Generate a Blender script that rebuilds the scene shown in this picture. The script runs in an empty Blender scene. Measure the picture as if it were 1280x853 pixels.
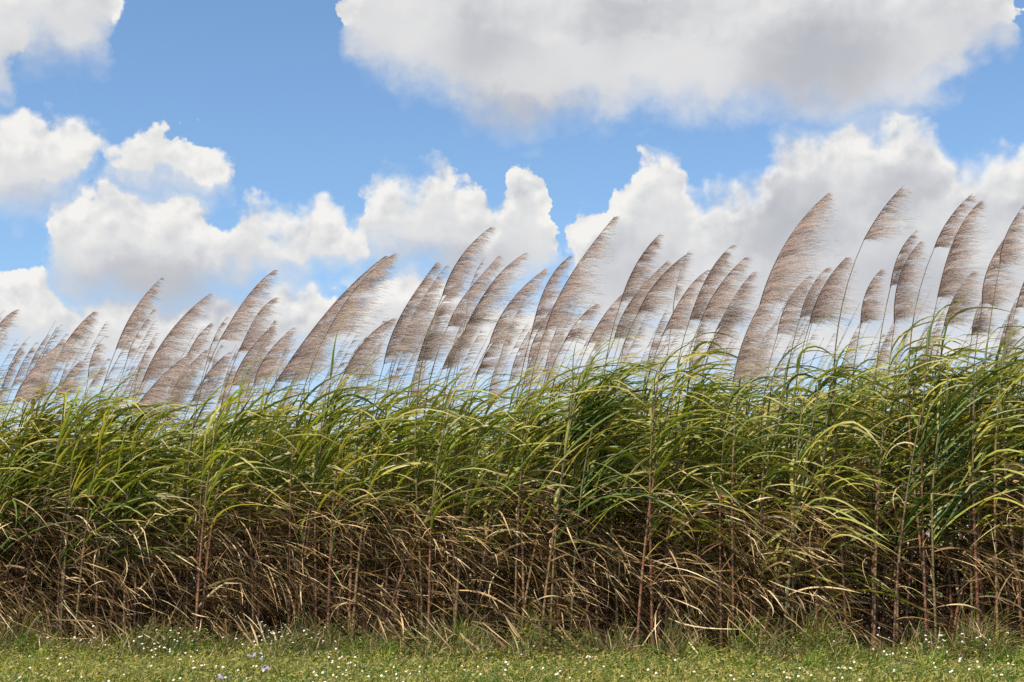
import bpy, math, random
import numpy as np
R = math.radians
rng = np.random.default_rng(7)
random.seed(7)
S = bpy.context.scene
COL = S.collection

# ------------------------------------------------------------------ camera
CAM_H, FPX, W0, H0 = 1.10, 1778.0, 1280.0, 853.0
HORIZON = 700.0
PITCH = math.atan((HORIZON - H0 / 2) / FPX)
cd = bpy.data.cameras.new('camera')
cd.sensor_width = 36.0
cd.lens = FPX / W0 * 36.0
cd.clip_start = 0.1
cd.clip_end = 6000
cam = bpy.data.objects.new('camera', cd)
COL.objects.link(cam)
cam.location = (0, 0, CAM_H)
cam.rotation_euler = (R(90) + PITCH, 0, 0)
S.camera = cam
CP, SP = math.cos(PITCH), math.sin(PITCH)

def ray(px, py):
    a = (px - W0 / 2) / FPX
    b = (H0 / 2 - py) / FPX
    return np.array([a, CP - b * SP, SP + b * CP])

def at(px, py, Y):
    d = ray(px, py)
    return np.array([0, 0, CAM_H]) + d * (Y / d[1])

# ------------------------------------------------------------------ render look
S.view_settings.view_transform = 'Standard'
S.view_settings.look = 'None'
S.view_settings.exposure = 0.50
S.view_settings.gamma = 1.0
S.render.engine = 'CYCLES'
S.cycles.max_bounces = 6
S.cycles.diffuse_bounces = 3
S.cycles.glossy_bounces = 1
S.cycles.transmission_bounces = 3
S.cycles.transparent_max_bounces = 4
S.cycles.caustics_reflective = False
S.cycles.caustics_refractive = False
S.cycles.use_denoising = False
S.render.film_transparent = False

# ------------------------------------------------------------------ sun
SUN_EL, SUN_AZ = R(57), math.atan2(-0.62, -0.78)      # azimuth clockwise from +Y
sv = np.array([math.sin(SUN_AZ) * math.cos(SUN_EL), math.cos(SUN_AZ) * math.cos(SUN_EL), math.sin(SUN_EL)])
sd = bpy.data.lights.new('sun', 'SUN')
sd.energy = 5.0
sd.angle = R(0.53)
sd.color = (1.0, 0.92, 0.79)
so = bpy.data.objects.new('sun', sd)
COL.objects.link(so)
import mathutils
so.rotation_euler = mathutils.Vector(sv).to_track_quat('Z', 'Y').to_euler()
so.location = (-20, -20, 40)

# ------------------------------------------------------------------ node helper
class NT:
    def __init__(s, nt):
        s.nt = nt
        nt.nodes.clear()
    def n(s, typ, **kw):
        nd = s.nt.nodes.new(typ)
        for k, v in kw.items():
            setattr(nd, k, v)
        return nd
    def put(s, sock, v):
        if v is None:
            return
        if isinstance(v, bpy.types.NodeSocket):
            s.nt.links.new(v, sock)
        else:
            sock.default_value = v
    def m(s, op, a, b=None, c=None, clamp=False):
        nd = s.n('ShaderNodeMath', operation=op)
        nd.use_clamp = clamp
        s.put(nd.inputs[0], a); s.put(nd.inputs[1], b); s.put(nd.inputs[2], c)
        return nd.outputs[0]
    def v(s, op, a, b=None, c=None, out=0):
        nd = s.n('ShaderNodeVectorMath', operation=op)
        s.put(nd.inputs[0], a); s.put(nd.inputs[1], b)
        if c is not None:
            s.put(nd.inputs[3] if op == 'SCALE' else nd.inputs[2], c)
        return nd.outputs[out]
    def sstep(s, x, a, b, lo=0.0, hi=1.0, kind='SMOOTHSTEP'):
        nd = s.n('ShaderNodeMapRange', interpolation_type=kind)
        s.put(nd.inputs[0], x); s.put(nd.inputs[1], a); s.put(nd.inputs[2], b); s.put(nd.inputs[3], lo); s.put(nd.inputs[4], hi)
        return nd.outputs[0]
    def noise(s, vec, scale, detail=4, rough=0.5, dist=0.0, out=0):
        nd = s.n('ShaderNodeTexNoise')
        s.put(nd.inputs['Vector'], vec)
        s.put(nd.inputs['Scale'], scale)
        nd.inputs['Detail'].default_value = detail
        nd.inputs['Roughness'].default_value = rough
        nd.inputs['Distortion'].default_value = dist
        return nd.outputs[out]
    def mix(s, f, a, b):
        nd = s.n('ShaderNodeMix', data_type='RGBA')
        s.put(nd.inputs[0], f); s.put(nd.inputs[6], a); s.put(nd.inputs[7], b)
        return nd.outputs[2]
    def ramp(s, f, stops, interp='LINEAR'):
        nd = s.n('ShaderNodeValToRGB')
        cr = nd.color_ramp
        cr.interpolation = interp
        while len(cr.elements) < len(stops):
            cr.elements.new(0.5)
        for e, (p, c) in zip(cr.elements, stops):
            e.position = p
            e.color = (*c, 1)
        s.put(nd.inputs[0], f)
        return nd.outputs[0]

# ------------------------------------------------------------------ world: sky with cumulus clouds
world = bpy.data.worlds.new('World')
S.world = world
world.use_nodes = True
w = NT(world.node_tree)
SKY_STR = 0.106
sky = w.n('ShaderNodeTexSky', sky_type='NISHITA')
sky.sun_disc = False
sky.sun_elevation = SUN_EL
sky.sun_rotation = SUN_AZ
sky.altitude = 0
sky.air_density = 1.0
sky.dust_density = 0.6
sky.ozone_density = 2.0

def azel(px, py):
    d = ray(px, py)
    d = d / np.linalg.norm(d)
    return math.degrees(math.atan2(d[0], d[1])), math.degrees(math.asin(d[2]))

DEG = math.degrees(1 / FPX)
# cloud banks: outline of each bank along the horizon as (bearing, top, underside), read where it stands over the field
BANKS = [
 [(-120, -60, 120), (0, -80, 128), (26, -80, 118), (44, -80, 66), (60, -80, 72), (100, -80, 78), (128, -70, 76), (146, -40, 62), (156, 10, 20), (180, 40, -20), (400, 40, -20), (422, 10, 30), (440, -40, 66), (480, -80, 88), (530, -80, 108), (560, -80, 126), (600, -80, 150), (650, -80, 160), (700, -80, 152), (760, -80, 148), (800, -80, 138), (860, -80, 140), (900, -80, 148), (950, -80, 136), (1000, -80, 144), (1060, -80, 152), (1110, -80, 148), (1150, -80, 130), (1180, -80, 112), (1200, -80, 84), (1240, -70, 74), (1265, -30, 60), (1278, 0, 40), (1290, 30, 0), (1400, 40, -20)],
 [(-120, 126, 270), (0, 128, 268), (30, 130, 268), (60, 140, 266), (85, 142, 256), (105, 148, 230), (122, 160, 200), (130, 172, 198), (142, 166, 226), (168, 146, 238), (200, 142, 242), (222, 152, 242), (248, 172, 240), (272, 184, 236), (292, 206, 226), (300, 225, 195), (1400, 225, 195)],
 [(-120, 300, 270), (38, 300, 270), (55, 262, 300), (70, 238, 340), (90, 228, 375), (120, 226, 387), (160, 230, 390), (200, 230, 388), (232, 232, 382), (250, 256, 374), (272, 262, 364), (298, 246, 360), (320, 236, 357), (345, 250, 354), (375, 256, 352), (400, 244, 350), (422, 248, 346), (440, 272, 340), (452, 262, 332), (462, 224, 330), (480, 217, 332), (510, 210, 338), (540, 193, 344), (562, 194, 352), (585, 213, 360), (605, 234, 366), (616, 252, 372), (628, 244, 374), (638, 218, 376), (647, 205, 376), (664, 204, 372), (677, 220, 362), (686, 252, 350), (698, 300, 330), (708, 284, 332), (715, 270, 380), (740, 260, 410), (765, 238, 425), (788, 220, 430), (808, 193, 432), (830, 186, 432), (850, 193, 432), (863, 240, 432), (885, 243, 432), (905, 233, 432), (940, 226, 432), (957, 198, 432), (974, 163, 432), (1000, 156, 432), (1040, 163, 432), (1060, 148, 432), (1100, 144, 432), (1150, 146, 432), (1178, 163, 432), (1190, 190, 432), (1215, 193, 432), (1245, 188, 432), (1280, 178, 432), (1400, 190, 432)],
 [(-120, 330, 440), (0, 335, 446), (40, 340, 450), (68, 336, 450), (80, 354, 470), (120, 358, 480), (160, 358, 485), (230, 362, 480), (300, 358, 475), (340, 350, 470), (366, 346, 462), (392, 352, 455), (412, 368, 455), (440, 362, 458), (470, 342, 460), (500, 330, 450), (530, 335, 460), (560, 345, 462), (600, 360, 465), (640, 368, 470), (700, 376, 470), (880, 380, 470), (1000, 380, 460), (1400, 380, 460)],
]
# stretches where a bank is thicker and its underside greyer
SHADES = [
 (205, 362, 130, 44, .9), (600, 60, 70, 60, .35), (640, 140, 110, 30, .55), (1020, 75, 120, 62, .75), (800, 20, 120, 34, .4), (985, 300, 80, 60, .8), (1130, 235, 70, 46, .7),
 (1250, 250, 60, 40, .6), (790, 330, 90, 60, .7), (560, 325, 130, 26, .5), (60, 90, 70, 40, .4), (30, 245, 60, 26, .4), (1150, 360, 140, 50, .45),
]
AZ0, AZ1, EL0, EL1 = -24.0, 24.0, 0.0, 30.0
tc = w.n('ShaderNodeTexCoord')
DIR = w.v('NORMALIZE', tc.outputs['Generated'])
wcol = w.noise(DIR, 34, 5, 0.58, out=1)
warp = w.v('SCALE', w.v('SUBTRACT', wcol, (0.5, 0.5, 0.5)), None, 0.044)
D1 = w.v('ADD', DIR, warp)
sep = w.n('ShaderNodeSeparateXYZ'); w.put(sep.inputs[0], D1)
AZ = w.m('MULTIPLY', w.m('ARCTAN2', sep.outputs[0], sep.outputs[1]), 57.29578)
EL = w.m('MULTIPLY', w.m('ARCSINE', sep.outputs[2]), 57.29578)
azn = w.sstep(AZ, AZ0, AZ1, 0, 1, 'LINEAR')
def curve(pts):
    nd = w.n('ShaderNodeFloatCurve')
    c = nd.mapping.curves[0]
    while len(c.points) < len(pts):
        c.points.new(.5, .5)
    for p, (x, y) in zip(c.points, pts):
        p.location = (x, y)
        p.handle_type = 'AUTO_CLAMPED'
    nd.mapping.update()
    w.put(nd.inputs[1], azn)
    return w.m('MULTIPLY_ADD', nd.outputs[0], EL1 - EL0, EL0)
tops, bots = [], []
for bank in BANKS:
    tp, bt = [], []
    for (x, yt, yb) in bank:
        a, e = azel(x, yt); _, e2 = azel(x, yb)
        xn = min(1, max(0, (a - AZ0) / (AZ1 - AZ0)))
        tp.append((xn, min(1, max(0, (e - EL0) / (EL1 - EL0))))); bt.append((xn, min(1, max(0, (e2 - EL0) / (EL1 - EL0)))))
    tops.append(curve(tp)); bots.append(curve(bt))
def banks(dx_el):
    acc = None
    e_ = EL if not dx_el else w.m('ADD', EL, dx_el)
    for t_, b_ in zip(tops, bots):
        f = w.m('SMOOTH_MIN', w.m('SUBTRACT', t_, e_), w.m('SUBTRACT', e_, b_), 0.35)
        acc = f if acc is None else w.m('SMOOTH_MAX', acc, f, 0.2)
    return acc
# the rest of the sky carries the same kind of scattered cumulus
ang = w.v('DOT_PRODUCT', DIR, tuple(ray(640, 200) / np.linalg.norm(ray(640, 200))), out=1)
inside = w.sstep(ang, 0.86, 0.915)
Gn = w.noise(w.v('MULTIPLY', D1, (1, 1, 2.2)), 3.6, 2, 0.5)
G = w.m('SUBTRACT', w.m('MULTIPLY_ADD', Gn, 14.0, -7.4), w.m('MULTIPLY', inside, 20))
def outside(f):
    return w.m('MAXIMUM', w.m('SUBTRACT', f, w.m('MULTIPLY', w.m('SUBTRACT', 1.0, inside), 20)), G)
base0 = outside(banks(0))
base1 = outside(banks(0.9))
def puffs(vec, det):
    n_ = w.noise(vec, 40, det, 0.52)
    vo = w.n('ShaderNodeTexVoronoi', feature='F1')
    w.put(vo.inputs['Vector'], w.v('ADD', vec, w.v('SCALE', warp, None, 0.5)))
    vo.inputs['Scale'].default_value = 52
    vo.inputs['Detail'].default_value = 1.6
    vo.inputs['Roughness'].default_value = 0.5
    return w.m('ADD', w.m('MULTIPLY', w.m('SUBTRACT', n_, 0.5), 2.2), w.m('MULTIPLY', w.m('SUBTRACT', 0.45, vo.outputs['Distance']), 0.9))
amp = w.sstep(w.noise(DIR, 12, 2, .5), .3, .7, .45, 1.15)
rise = w.sstep(w.m('SUBTRACT', base1, base0), -.4, .6)          # 1 along the undersides, 0 along the tops
pf0 = puffs(DIR, 6)
pf1 = puffs(w.v('ADD', DIR, (-0.0035, 0, 0.0065)), 5)
field0 = w.m('MULTIPLY_ADD', pf0, w.m('MULTIPLY', amp, w.m('MULTIPLY_ADD', rise, -.35, 1.0)), w.m('ADD', base0, .12))
soft = w.noise(DIR, 7, 2, 0.5)
ssoft = w.m('MAXIMUM', w.sstep(soft, 0.38, 0.66), w.m('MULTIPLY', rise, 1.3))
lo = w.m('MULTIPLY_ADD', ssoft, -0.62, -0.05)
hi = w.m('MULTIPLY_ADD', ssoft, 1.0, 0.20)
alpha = w.sstep(field0, lo, hi)
shv = None
for (px, py, rx, ry, wt) in SHADES:
    a, e = azel(px, py)
    cmb = w.n('ShaderNodeCombineXYZ'); w.put(cmb.inputs[0], AZ); w.put(cmb.inputs[1], EL)
    r = w.v('LENGTH', w.v('MULTIPLY', w.v('SUBTRACT', cmb.outputs[0], (a, e, 0)), (1 / (rx * DEG), 1 / (ry * DEG), 0)), out=1)
    f = w.sstep(r, 0.2, 1.3, wt * (.62 if px > 700 and py > 180 else .9), 0.0)
    shv = f if shv is None else w.m('MAXIMUM', shv, f)
relief = w.m('SUBTRACT', pf0, pf1)
depth = w.sstep(base1, -0.7, 1.9, 0.0, 1.0)
val = w.m('ADD', w.m('MULTIPLY_ADD', w.m('MULTIPLY', relief, w.m('MULTIPLY', w.m('MULTIPLY_ADD', rise, -.8, 1.0), w.sstep(base1, -.3, 1.8, 1.0, .25))), 0.34, 1.0), w.m('MULTIPLY', depth, -0.15))
big = w.noise(DIR, 11, 2, .45)
val = w.m('SUBTRACT', val, w.m('MULTIPLY', w.sstep(big, .40, .75), .13))
val = w.m('ADD', w.m('SUBTRACT', val, .03), w.m('MULTIPLY', shv, -0.36), clamp=True)
ccol = w.ramp(val, [(0.0, (.36, .38, .43)), (0.35, (.46, .475, .52)), (0.62, (.62, .625, .655)), (0.80, (.80, .80, .80)), (1.0, (.99, .97, .93))])
sz = w.n('ShaderNodeSeparateXYZ'); w.put(sz.inputs[0], DIR)
skyc = w.v('MULTIPLY', sky.outputs[0], (0.93, 1.07, 1.15))
skyc = w.mix(w.sstep(sz.outputs[2], 0.0, 0.22, 1.0, 0.0), skyc, w.v('MULTIPLY', sky.outputs[0], (1.02, .92, 1.0)))
ccs = w.v('SCALE', ccol, None, 0.66 / SKY_STR)
final = w.mix(w.m('MULTIPLY', alpha, 0.97), skyc, ccs)
below = w.sstep(sz.outputs[2], -0.03, 0.0, 0, 1)
final = w.mix(below, (0.9, 0.85, 0.5, 1), final)
bg = w.n('ShaderNodeBackground')
w.put(bg.inputs[0], final)
bg.inputs[1].default_value = SKY_STR
wo = w.n('ShaderNodeOutputWorld')
world.node_tree.links.new(bg.outputs[0], wo.inputs[0])
world.cycles.sampling_method = 'MANUAL'
world.cycles.sample_map_resolution = 512

# ------------------------------------------------------------------ materials
def rand_tint(t):
    oi = t.n('ShaderNodeObjectInfo')
    at_ = t.n('ShaderNodeAttribute', attribute_name='tint')
    return t.m('FRACT', t.m('ADD', t.m('MULTIPLY', oi.outputs['Random'], 3.7), at_.outputs['Fac']))

def leafy(name, stops, trans, tfac, rough=0.5, tipc=None, ends=None, midrib=None, spec=0.35, blotch=0.35):
    ma = bpy.data.materials.new(name); ma.use_nodes = True
    t = NT(ma.node_tree)
    f = rand_tint(t)
    uv = t.n('ShaderNodeUVMap'); sp = t.n('ShaderNodeSeparateXYZ'); t.put(sp.inputs[0], uv.outputs[0])
    geo = t.n('ShaderNodeNewGeometry')
    c = t.ramp(f, stops)
    nz = t.noise(geo.outputs['Position'], 7.0, 3, 0.6)
    c = t.mix(t.m('MULTIPLY', t.sstep(nz, 0.35, 0.7), blotch), c, t.v('MULTIPLY', c, (0.55, 0.6, 0.55)))
    # long fibres running down the blade
    st = t.n('ShaderNodeCombineXYZ'); t.put(st.inputs[0], t.m('MULTIPLY', sp.outputs[0], 9)); t.put(st.inputs[1], t.m('MULTIPLY', sp.outputs[1], 2)); t.put(st.inputs[2], t.m('MULTIPLY', f, 50))
    fib = t.noise(st.outputs[0], 1.0, 2, 0.5)
    c = t.v('SCALE', c, None, t.sstep(fib, 0.3, 0.7, 0.82, 1.18))
    if tipc:
        g2 = t.m('FRACT', t.m('MULTIPLY', f, 7.31))
        edge = t.m('MULTIPLY_ADD', g2, 0.75, 0.38)
        nn = t.m('MULTIPLY_ADD', fib, 0.25, sp.outputs[1])
        c = t.mix(t.m('MULTIPLY', t.sstep(nn, edge, t.m('ADD', edge, 0.3)), 0.85), c, (*tipc, 1))
    if ends:      # the branchlets are brown, their silk silvery
        c = t.mix(t.sstep(sp.outputs[1], .15, 1.0, 0, .85), c, (*ends, 1))
    if midrib:
        mr = t.sstep(t.m('ABSOLUTE', t.m('SUBTRACT', sp.outputs[0], 0.5)), 0.05, 0.13, 0.75, 0.0)
        c = t.mix(mr, c, (*midrib, 1))
    p = t.n('ShaderNodeBsdfPrincipled')
    t.put(p.inputs['Base Color'], c)
    p.inputs['Roughness'].default_value = rough
    p.inputs['Specular IOR Level'].default_value = spec
    tr = t.n('ShaderNodeBsdfTranslucent'); t.put(tr.inputs[0], t.v('MULTIPLY', c, trans))
    mx = t.n('ShaderNodeMixShader'); mx.inputs[0].default_value = tfac
    ma.node_tree.links.new(p.outputs[0], mx.inputs[1]); ma.node_tree.links.new(tr.outputs[0], mx.inputs[2])
    o = t.n('ShaderNodeOutputMaterial'); ma.node_tree.links.new(mx.outputs[0], o.inputs[0])
    return ma

M_LEAF = leafy('cane_leaf_green', [(0, (.032, .070, .012)), (.2, (.085, .135, .018)), (.42, (.215, .255, .028)), (.65, (.350, .350, .042)), (.88, (.45, .38, .07)), (1, (.50, .34, .10))],
               (1.35, 1.45, .55), .34, .42, tipc=(.40, .33, .12), midrib=(.36, .38, .16))
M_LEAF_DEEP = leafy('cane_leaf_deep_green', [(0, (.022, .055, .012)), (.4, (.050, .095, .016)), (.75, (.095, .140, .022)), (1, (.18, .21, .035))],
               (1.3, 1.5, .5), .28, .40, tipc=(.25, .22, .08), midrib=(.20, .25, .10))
M_DRY = leafy('cane_leaf_dry', [(0, (.035, .018, .009)), (.3, (.085, .045, .019)), (.5, (.15, .110, .034)), (.68, (.30, .175, .075)), (.84, (.62, .42, .20)), (1, (.86, .68, .41))],
              (1.0, .82, .55), .25, .6, blotch=.5, spec=.2)
M_PLUME = leafy('plume_silk', [(0, (.25, .160, .135)), (.35, (.40, .295, .255)), (.7, (.55, .435, .385)), (1, (.72, .60, .54))],
                (1.0, .96, .96), .50, .95, blotch=.1, spec=.03, ends=(.88, .78, .72))
M_GRASS = leafy('meadow_grass', [(0, (.035, .070, .010)), (.3, (.095, .165, .016)), (.55, (.195, .260, .028)), (.76, (.30, .28, .055)), (1, (.46, .33, .15))],
                (1.3, 1.4, .55), .32, .55, blotch=.3)
M_WEED = leafy('field_edge_weeds', [(0, (.022, .042, .009)), (.25, (.060, .095, .015)), (.48, (.17, .195, .03)), (.62, (.11, .065, .030)), (.8, (.24, .15, .07)), (1, (.58, .44, .24))],
               (1.2, 1.2, .6), .3, .6, blotch=.3)

def plain(name, col, rough=.7, var=.25, scale=30):
    ma = bpy.data.materials.new(name); ma.use_nodes = True
    t = NT(ma.node_tree)
    geo = t.n('ShaderNodeNewGeometry')
    nz = t.noise(geo.outputs['Position'], scale, 3, .6)
    c = t.v('SCALE', (*col,), None, t.sstep(nz, .3, .7, 1 - var, 1 + var))
    p = t.n('ShaderNodeBsdfPrincipled'); t.put(p.inputs['Base Color'], c); p.inputs['Roughness'].default_value = rough
    p.inputs['Specular IOR Level'].default_value = .25
    o = t.n('ShaderNodeOutputMaterial'); ma.node_tree.links.new(p.outputs[0], o.inputs[0])
    return ma
M_PETAL = plain('flower_petal_white', (.72, .70, .62), .6, .12)
M_DISC = plain('flower_disc_yellow', (.50, .36, .05), .7, .2)
M_PURPLE = plain('flower_petal_purple', (.40, .32, .56), .6, .15)
M_RACHIS = plain('plume_rachis', (.085, .055, .045), .7, .25)
M_STEM = plain('weed_stem_green', (.12, .16, .05), .7, .25)

def stalk_mat():
    ma = bpy.data.materials.new('cane_stalk'); ma.use_nodes = True
    t = NT(ma.node_tree)
    f = rand_tint(t)
    uv = t.n('ShaderNodeUVMap'); sp = t.n('ShaderNodeSeparateXYZ'); t.put(sp.inputs[0], uv.outputs[0])
    c = t.ramp(f, [(0, (.050, .024, .016)), (.3, (.11, .042, .026)), (.55, (.19, .070, .038)), (.8, (.22, .13, .055)), (1, (.10, .10, .030))])
    geo = t.n('ShaderNodeNewGeometry')
    nz = t.noise(geo.outputs['Position'], 5.5, 4, .6)
    c = t.mix(t.sstep(nz, .50, .68, 0, .65), c, (.33, .20, .095, 1))      # papery sheaths still clinging to the cane
    fr = t.m('FRACT', t.m('MULTIPLY', sp.outputs[1], 24))
    node = t.sstep(t.m('ABSOLUTE', t.m('SUBTRACT', fr, .5)), .05, .12, .8, 0)
    c = t.mix(node, c, (.09, .055, .035, 1))
    ring = t.sstep(t.m('ABSOLUTE', t.m('SUBTRACT', fr, .66)), .04, .08, .6, 0)
    c = t.mix(ring, c, (.28, .21, .12, 1))
    c = t.mix(t.sstep(sp.outputs[1], .50, .66, 0, .75), c, (.13, .115, .045, 1))   # green upper internodes
    p = t.n('ShaderNodeBsdfPrincipled'); t.put(p.inputs['Base Color'], c); p.inputs['Roughness'].default_value = .45
    o = t.n('ShaderNodeOutputMaterial'); ma.node_tree.links.new(p.outputs[0], o.inputs[0])
    return ma
M_STALK = stalk_mat()

def ground_mat():
    ma = bpy.data.materials.new('field_ground'); ma.use_nodes = True
    t = NT(ma.node_tree)
    geo = t.n('ShaderNodeNewGeometry')
    P = geo.outputs['Position']
    n1 = t.noise(P, .8, 5, .6); n2 = t.noise(P, 14, 4, .65)
    c = t.mix(t.sstep(n1, .38, .62), (.105, .120, .038, 1), (.085, .100, .030, 1))
    c = t.mix(t.sstep(n2, .5, .75, 0, .7), c, (.17, .125, .07, 1))
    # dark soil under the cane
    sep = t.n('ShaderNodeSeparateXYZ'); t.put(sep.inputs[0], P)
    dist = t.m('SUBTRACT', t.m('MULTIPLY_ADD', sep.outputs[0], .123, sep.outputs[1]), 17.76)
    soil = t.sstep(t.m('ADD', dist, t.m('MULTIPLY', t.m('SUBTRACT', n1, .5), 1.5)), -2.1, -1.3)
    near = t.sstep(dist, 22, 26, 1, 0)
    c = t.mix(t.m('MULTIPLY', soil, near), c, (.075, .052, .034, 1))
    p = t.n('ShaderNodeBsdfPrincipled'); t.put(p.inputs['Base Color'], c); p.inputs['Roughness'].default_value = .9
    b = t.n('ShaderNodeBump'); b.inputs['Strength'].default_value = .6; b.inputs['Distance'].default_value = .03
    t.put(b.inputs['Height'], n2); t.put(p.inputs['Normal'], b.outputs[0])
    o = t.n('ShaderNodeOutputMaterial'); ma.node_tree.links.new(p.outputs[0], o.inputs[0])
    return ma
M_GROUND = ground_mat()

# ------------------------------------------------------------------ mesh helpers
def nrm(a):
    return a / np.maximum(np.linalg.norm(a, axis=-1, keepdims=True), 1e-9)

class MB:
    """collects grids of vertices; build() links them as one mesh"""
    def __init__(s):
        s.V, s.Q, s.UV, s.T, s.M, s.n = [], [], [], [], [], 0
    def grid(s, G, tint, mat=0, closed=False, uvs=None):
        # G: (N, S, C, 3) grid points
        N, Sg, C, _ = G.shape
        s.V.append(G.reshape(-1, 3))
        idx = s.n + np.arange(N * Sg * C).reshape(N, Sg, C)
        a, b = idx[:, :-1, :], idx[:, 1:, :]
        if closed:
            a2, b2 = np.roll(a, -1, 2), np.roll(b, -1, 2)
        else:
            a2, b2 = a[:, :, 1:], b[:, :, 1:]
            a, b = a[:, :, :-1], b[:, :, :-1]
        Q = np.stack([a, a2, b2, b], -1).reshape(-1, 4)
        u = np.linspace(0, 1, C); v = np.linspace(0, 1, Sg)
        uv = np.zeros((N, Sg, C, 2)); uv[..., 0] = u[None, None, :]
        uv[..., 1] = v[None, :, None] if uvs is None else uvs[:, :, None]
        s.Q.append(Q); s.UV.append(uv.reshape(-1, 2))
        s.T.append(np.broadcast_to(np.asarray(tint, float).reshape(-1, 1), (N, Sg * C)).reshape(-1))
        s.M.append(np.full(len(Q), mat))
        s.n += N * Sg * C
        return s
    def ribbons(s, P, HW, SD, tint, mat=0, fold=None):
        L = P - SD * HW[..., None]; Rr = P + SD * HW[..., None]
        if fold is None:
            G = np.stack([L, Rr], 2)
        else:
            d = nrm(np.gradient(P, axis=1)); nn = np.cross(d, SD)
            G = np.stack([L, P - nn * (HW * fold)[..., None], Rr], 2)
        return s.grid(G, tint, mat)
    def tubes(s, P, RD, sides, tint, mat=0, uvs=None):
        d = nrm(np.gradient(P, axis=1))
        ref = np.zeros_like(d); ref[..., 1] = 1.0
        x = nrm(np.cross(ref, d)); y = np.cross(d, x)
        a = np.arange(sides) / sides * 2 * np.pi
        G = P[:, :, None, :] + RD[:, :, None, None] * (x[:, :, None, :] * np.cos(a)[None, None, :, None] + y[:, :, None, :] * np.sin(a)[None, None, :, None])
        return s.grid(G, tint, mat, closed=True, uvs=uvs)
    def mesh(s, name, mats):
        V = np.concatenate(s.V).astype(np.float32); Q = np.concatenate(s.Q).astype(np.int32)
        me = bpy.data.meshes.new(name)
        me.vertices.add(len(V)); me.vertices.foreach_set('co', V.ravel())
        me.loops.add(Q.size); me.loops.foreach_set('vertex_index', Q.ravel())
        me.polygons.add(len(Q)); me.polygons.foreach_set('loop_start', np.arange(0, Q.size, 4, dtype=np.int32))
        me.polygons.foreach_set('material_index', np.concatenate(s.M).astype(np.int32))
        me.update(calc_edges=True)
        me.polygons.foreach_set('use_smooth', np.ones(len(Q), bool))
        uvl = me.uv_layers.new(name='UVMap')
        uvl.data.foreach_set('uv', np.concatenate(s.UV)[Q.ravel()].astype(np.float32).ravel())
        at_ = me.attributes.new('tint', 'FLOAT', 'POINT')
        at_.data.foreach_set('value', np.concatenate(s.T).astype(np.float32))
        for m_ in mats:
            me.materials.append(m_)
        return me

def obj(name, me, parent=None, loc=None, rz=0, sc=None, rot=None):
    o = bpy.data.objects.new(name, me)
    COL.objects.link(o)
    if parent is not None:
        o.parent = parent
    if loc is not None:
        o.location = loc
    if rot is not None:
        o.rotation_euler = rot
    elif rz:
        o.rotation_euler = (0, 0, rz)
    if sc is not None:
        o.scale = (sc, sc, sc) if np.isscalar(sc) else sc
    return o

def tag(o, label, cat, group=None, kind=None):
    if label: o['label'] = label
    if cat: o['category'] = cat
    if group: o['group'] = group
    if kind: o['kind'] = kind
    return o

WIND = nrm(np.array([1.0, -0.06, 0.0]))
def paths(base, d0, L, Sg, kw, kg, wob=0.5):
    """blades bent by wind and weight: base (N,3), d0 (N,3), L (N)"""
    N = len(base)
    P = np.zeros((N, Sg, 3)); P[:, 0] = base
    d = nrm(d0.copy()); cst = rng.normal(0, wob, (N, 3))
    kw = np.broadcast_to(np.asarray(kw, float), (N,)); kg = np.broadcast_to(np.asarray(kg, float), (N,))
    ds = 1.0 / (Sg - 1)
    kink = np.where(rng.random(N) < .22, rng.uniform(.4, 1.1, N), 0.0); ki = rng.integers(max(2, Sg // 2), Sg, N); kdir = np.stack([rng.uniform(-.3, .6, N), rng.normal(0, .5, N), rng.uniform(-1, -.3, N)], -1)
    for i in range(1, Sg):
        t = (i - .5) * ds
        d = nrm(d + ds * (kw[:, None] * WIND * (0.30 + 1.1 * t) * 1.2 + kg[:, None] * np.array([0, 0, -1.0]) * (.3 + 1.1 * t) + cst + (kink[:, None] * (abs(i - ki) < .6)[:, None]) * kdir / ds))
        P[:, i] = P[:, i - 1] + d * (L * ds)[:, None]
    return P

def sides_of(P, tw0, tw1):
    d = nrm(np.gradient(P, axis=1))
    up = np.array([0, 0, 1.0])
    s0 = np.cross(d, up); s0 = s0 + np.array([1e-3, 2e-3, 0]); s0 = nrm(s0)
    # keep the side vector from flipping along the blade
    for i in range(1, P.shape[1]):
        fl = (s0[:, i] * s0[:, i - 1]).sum(-1) < 0
        s0[fl, i] *= -1
    n0 = np.cross(s0, d)
    t = np.linspace(0, 1, P.shape[1])[None, :]
    a = (tw0[:, None] + (tw1 - tw0)[:, None] * t)[..., None]
    return nrm(s0 * np.cos(a) + n0 * np.sin(a))

def green_blades(base, L, Sg, tilt=(12, 50), az=None, kw=None, kg=None):
    N = len(base)
    az = rng.uniform(0, 2 * np.pi, N) if az is None else az
    ti = np.radians(rng.uniform(tilt[0], tilt[1], N))
    d0 = np.stack([np.sin(ti) * np.cos(az) + .34, np.sin(ti) * np.sin(az), np.cos(ti)], -1)
    kw = rng.uniform(1.8, 4.6, N) if kw is None else kw
    kg = rng.uniform(.3, 2.0, N) if kg is None else kg
    P = paths(base, d0, L, Sg, kw, kg)
    SD = sides_of(P, rng.uniform(-1.0, 1.0, N), rng.uniform(-1.6, 1.6, N))
    t = np.linspace(0, 1, Sg)[None, :]
    HW = rng.uniform(.013, .027, N)[:, None] * np.minimum(1, .5 + 2.5 * t) * np.power(np.clip(1 - t ** 2.0, 0, 1), .9) + .0006
    return P, HW, SD

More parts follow.
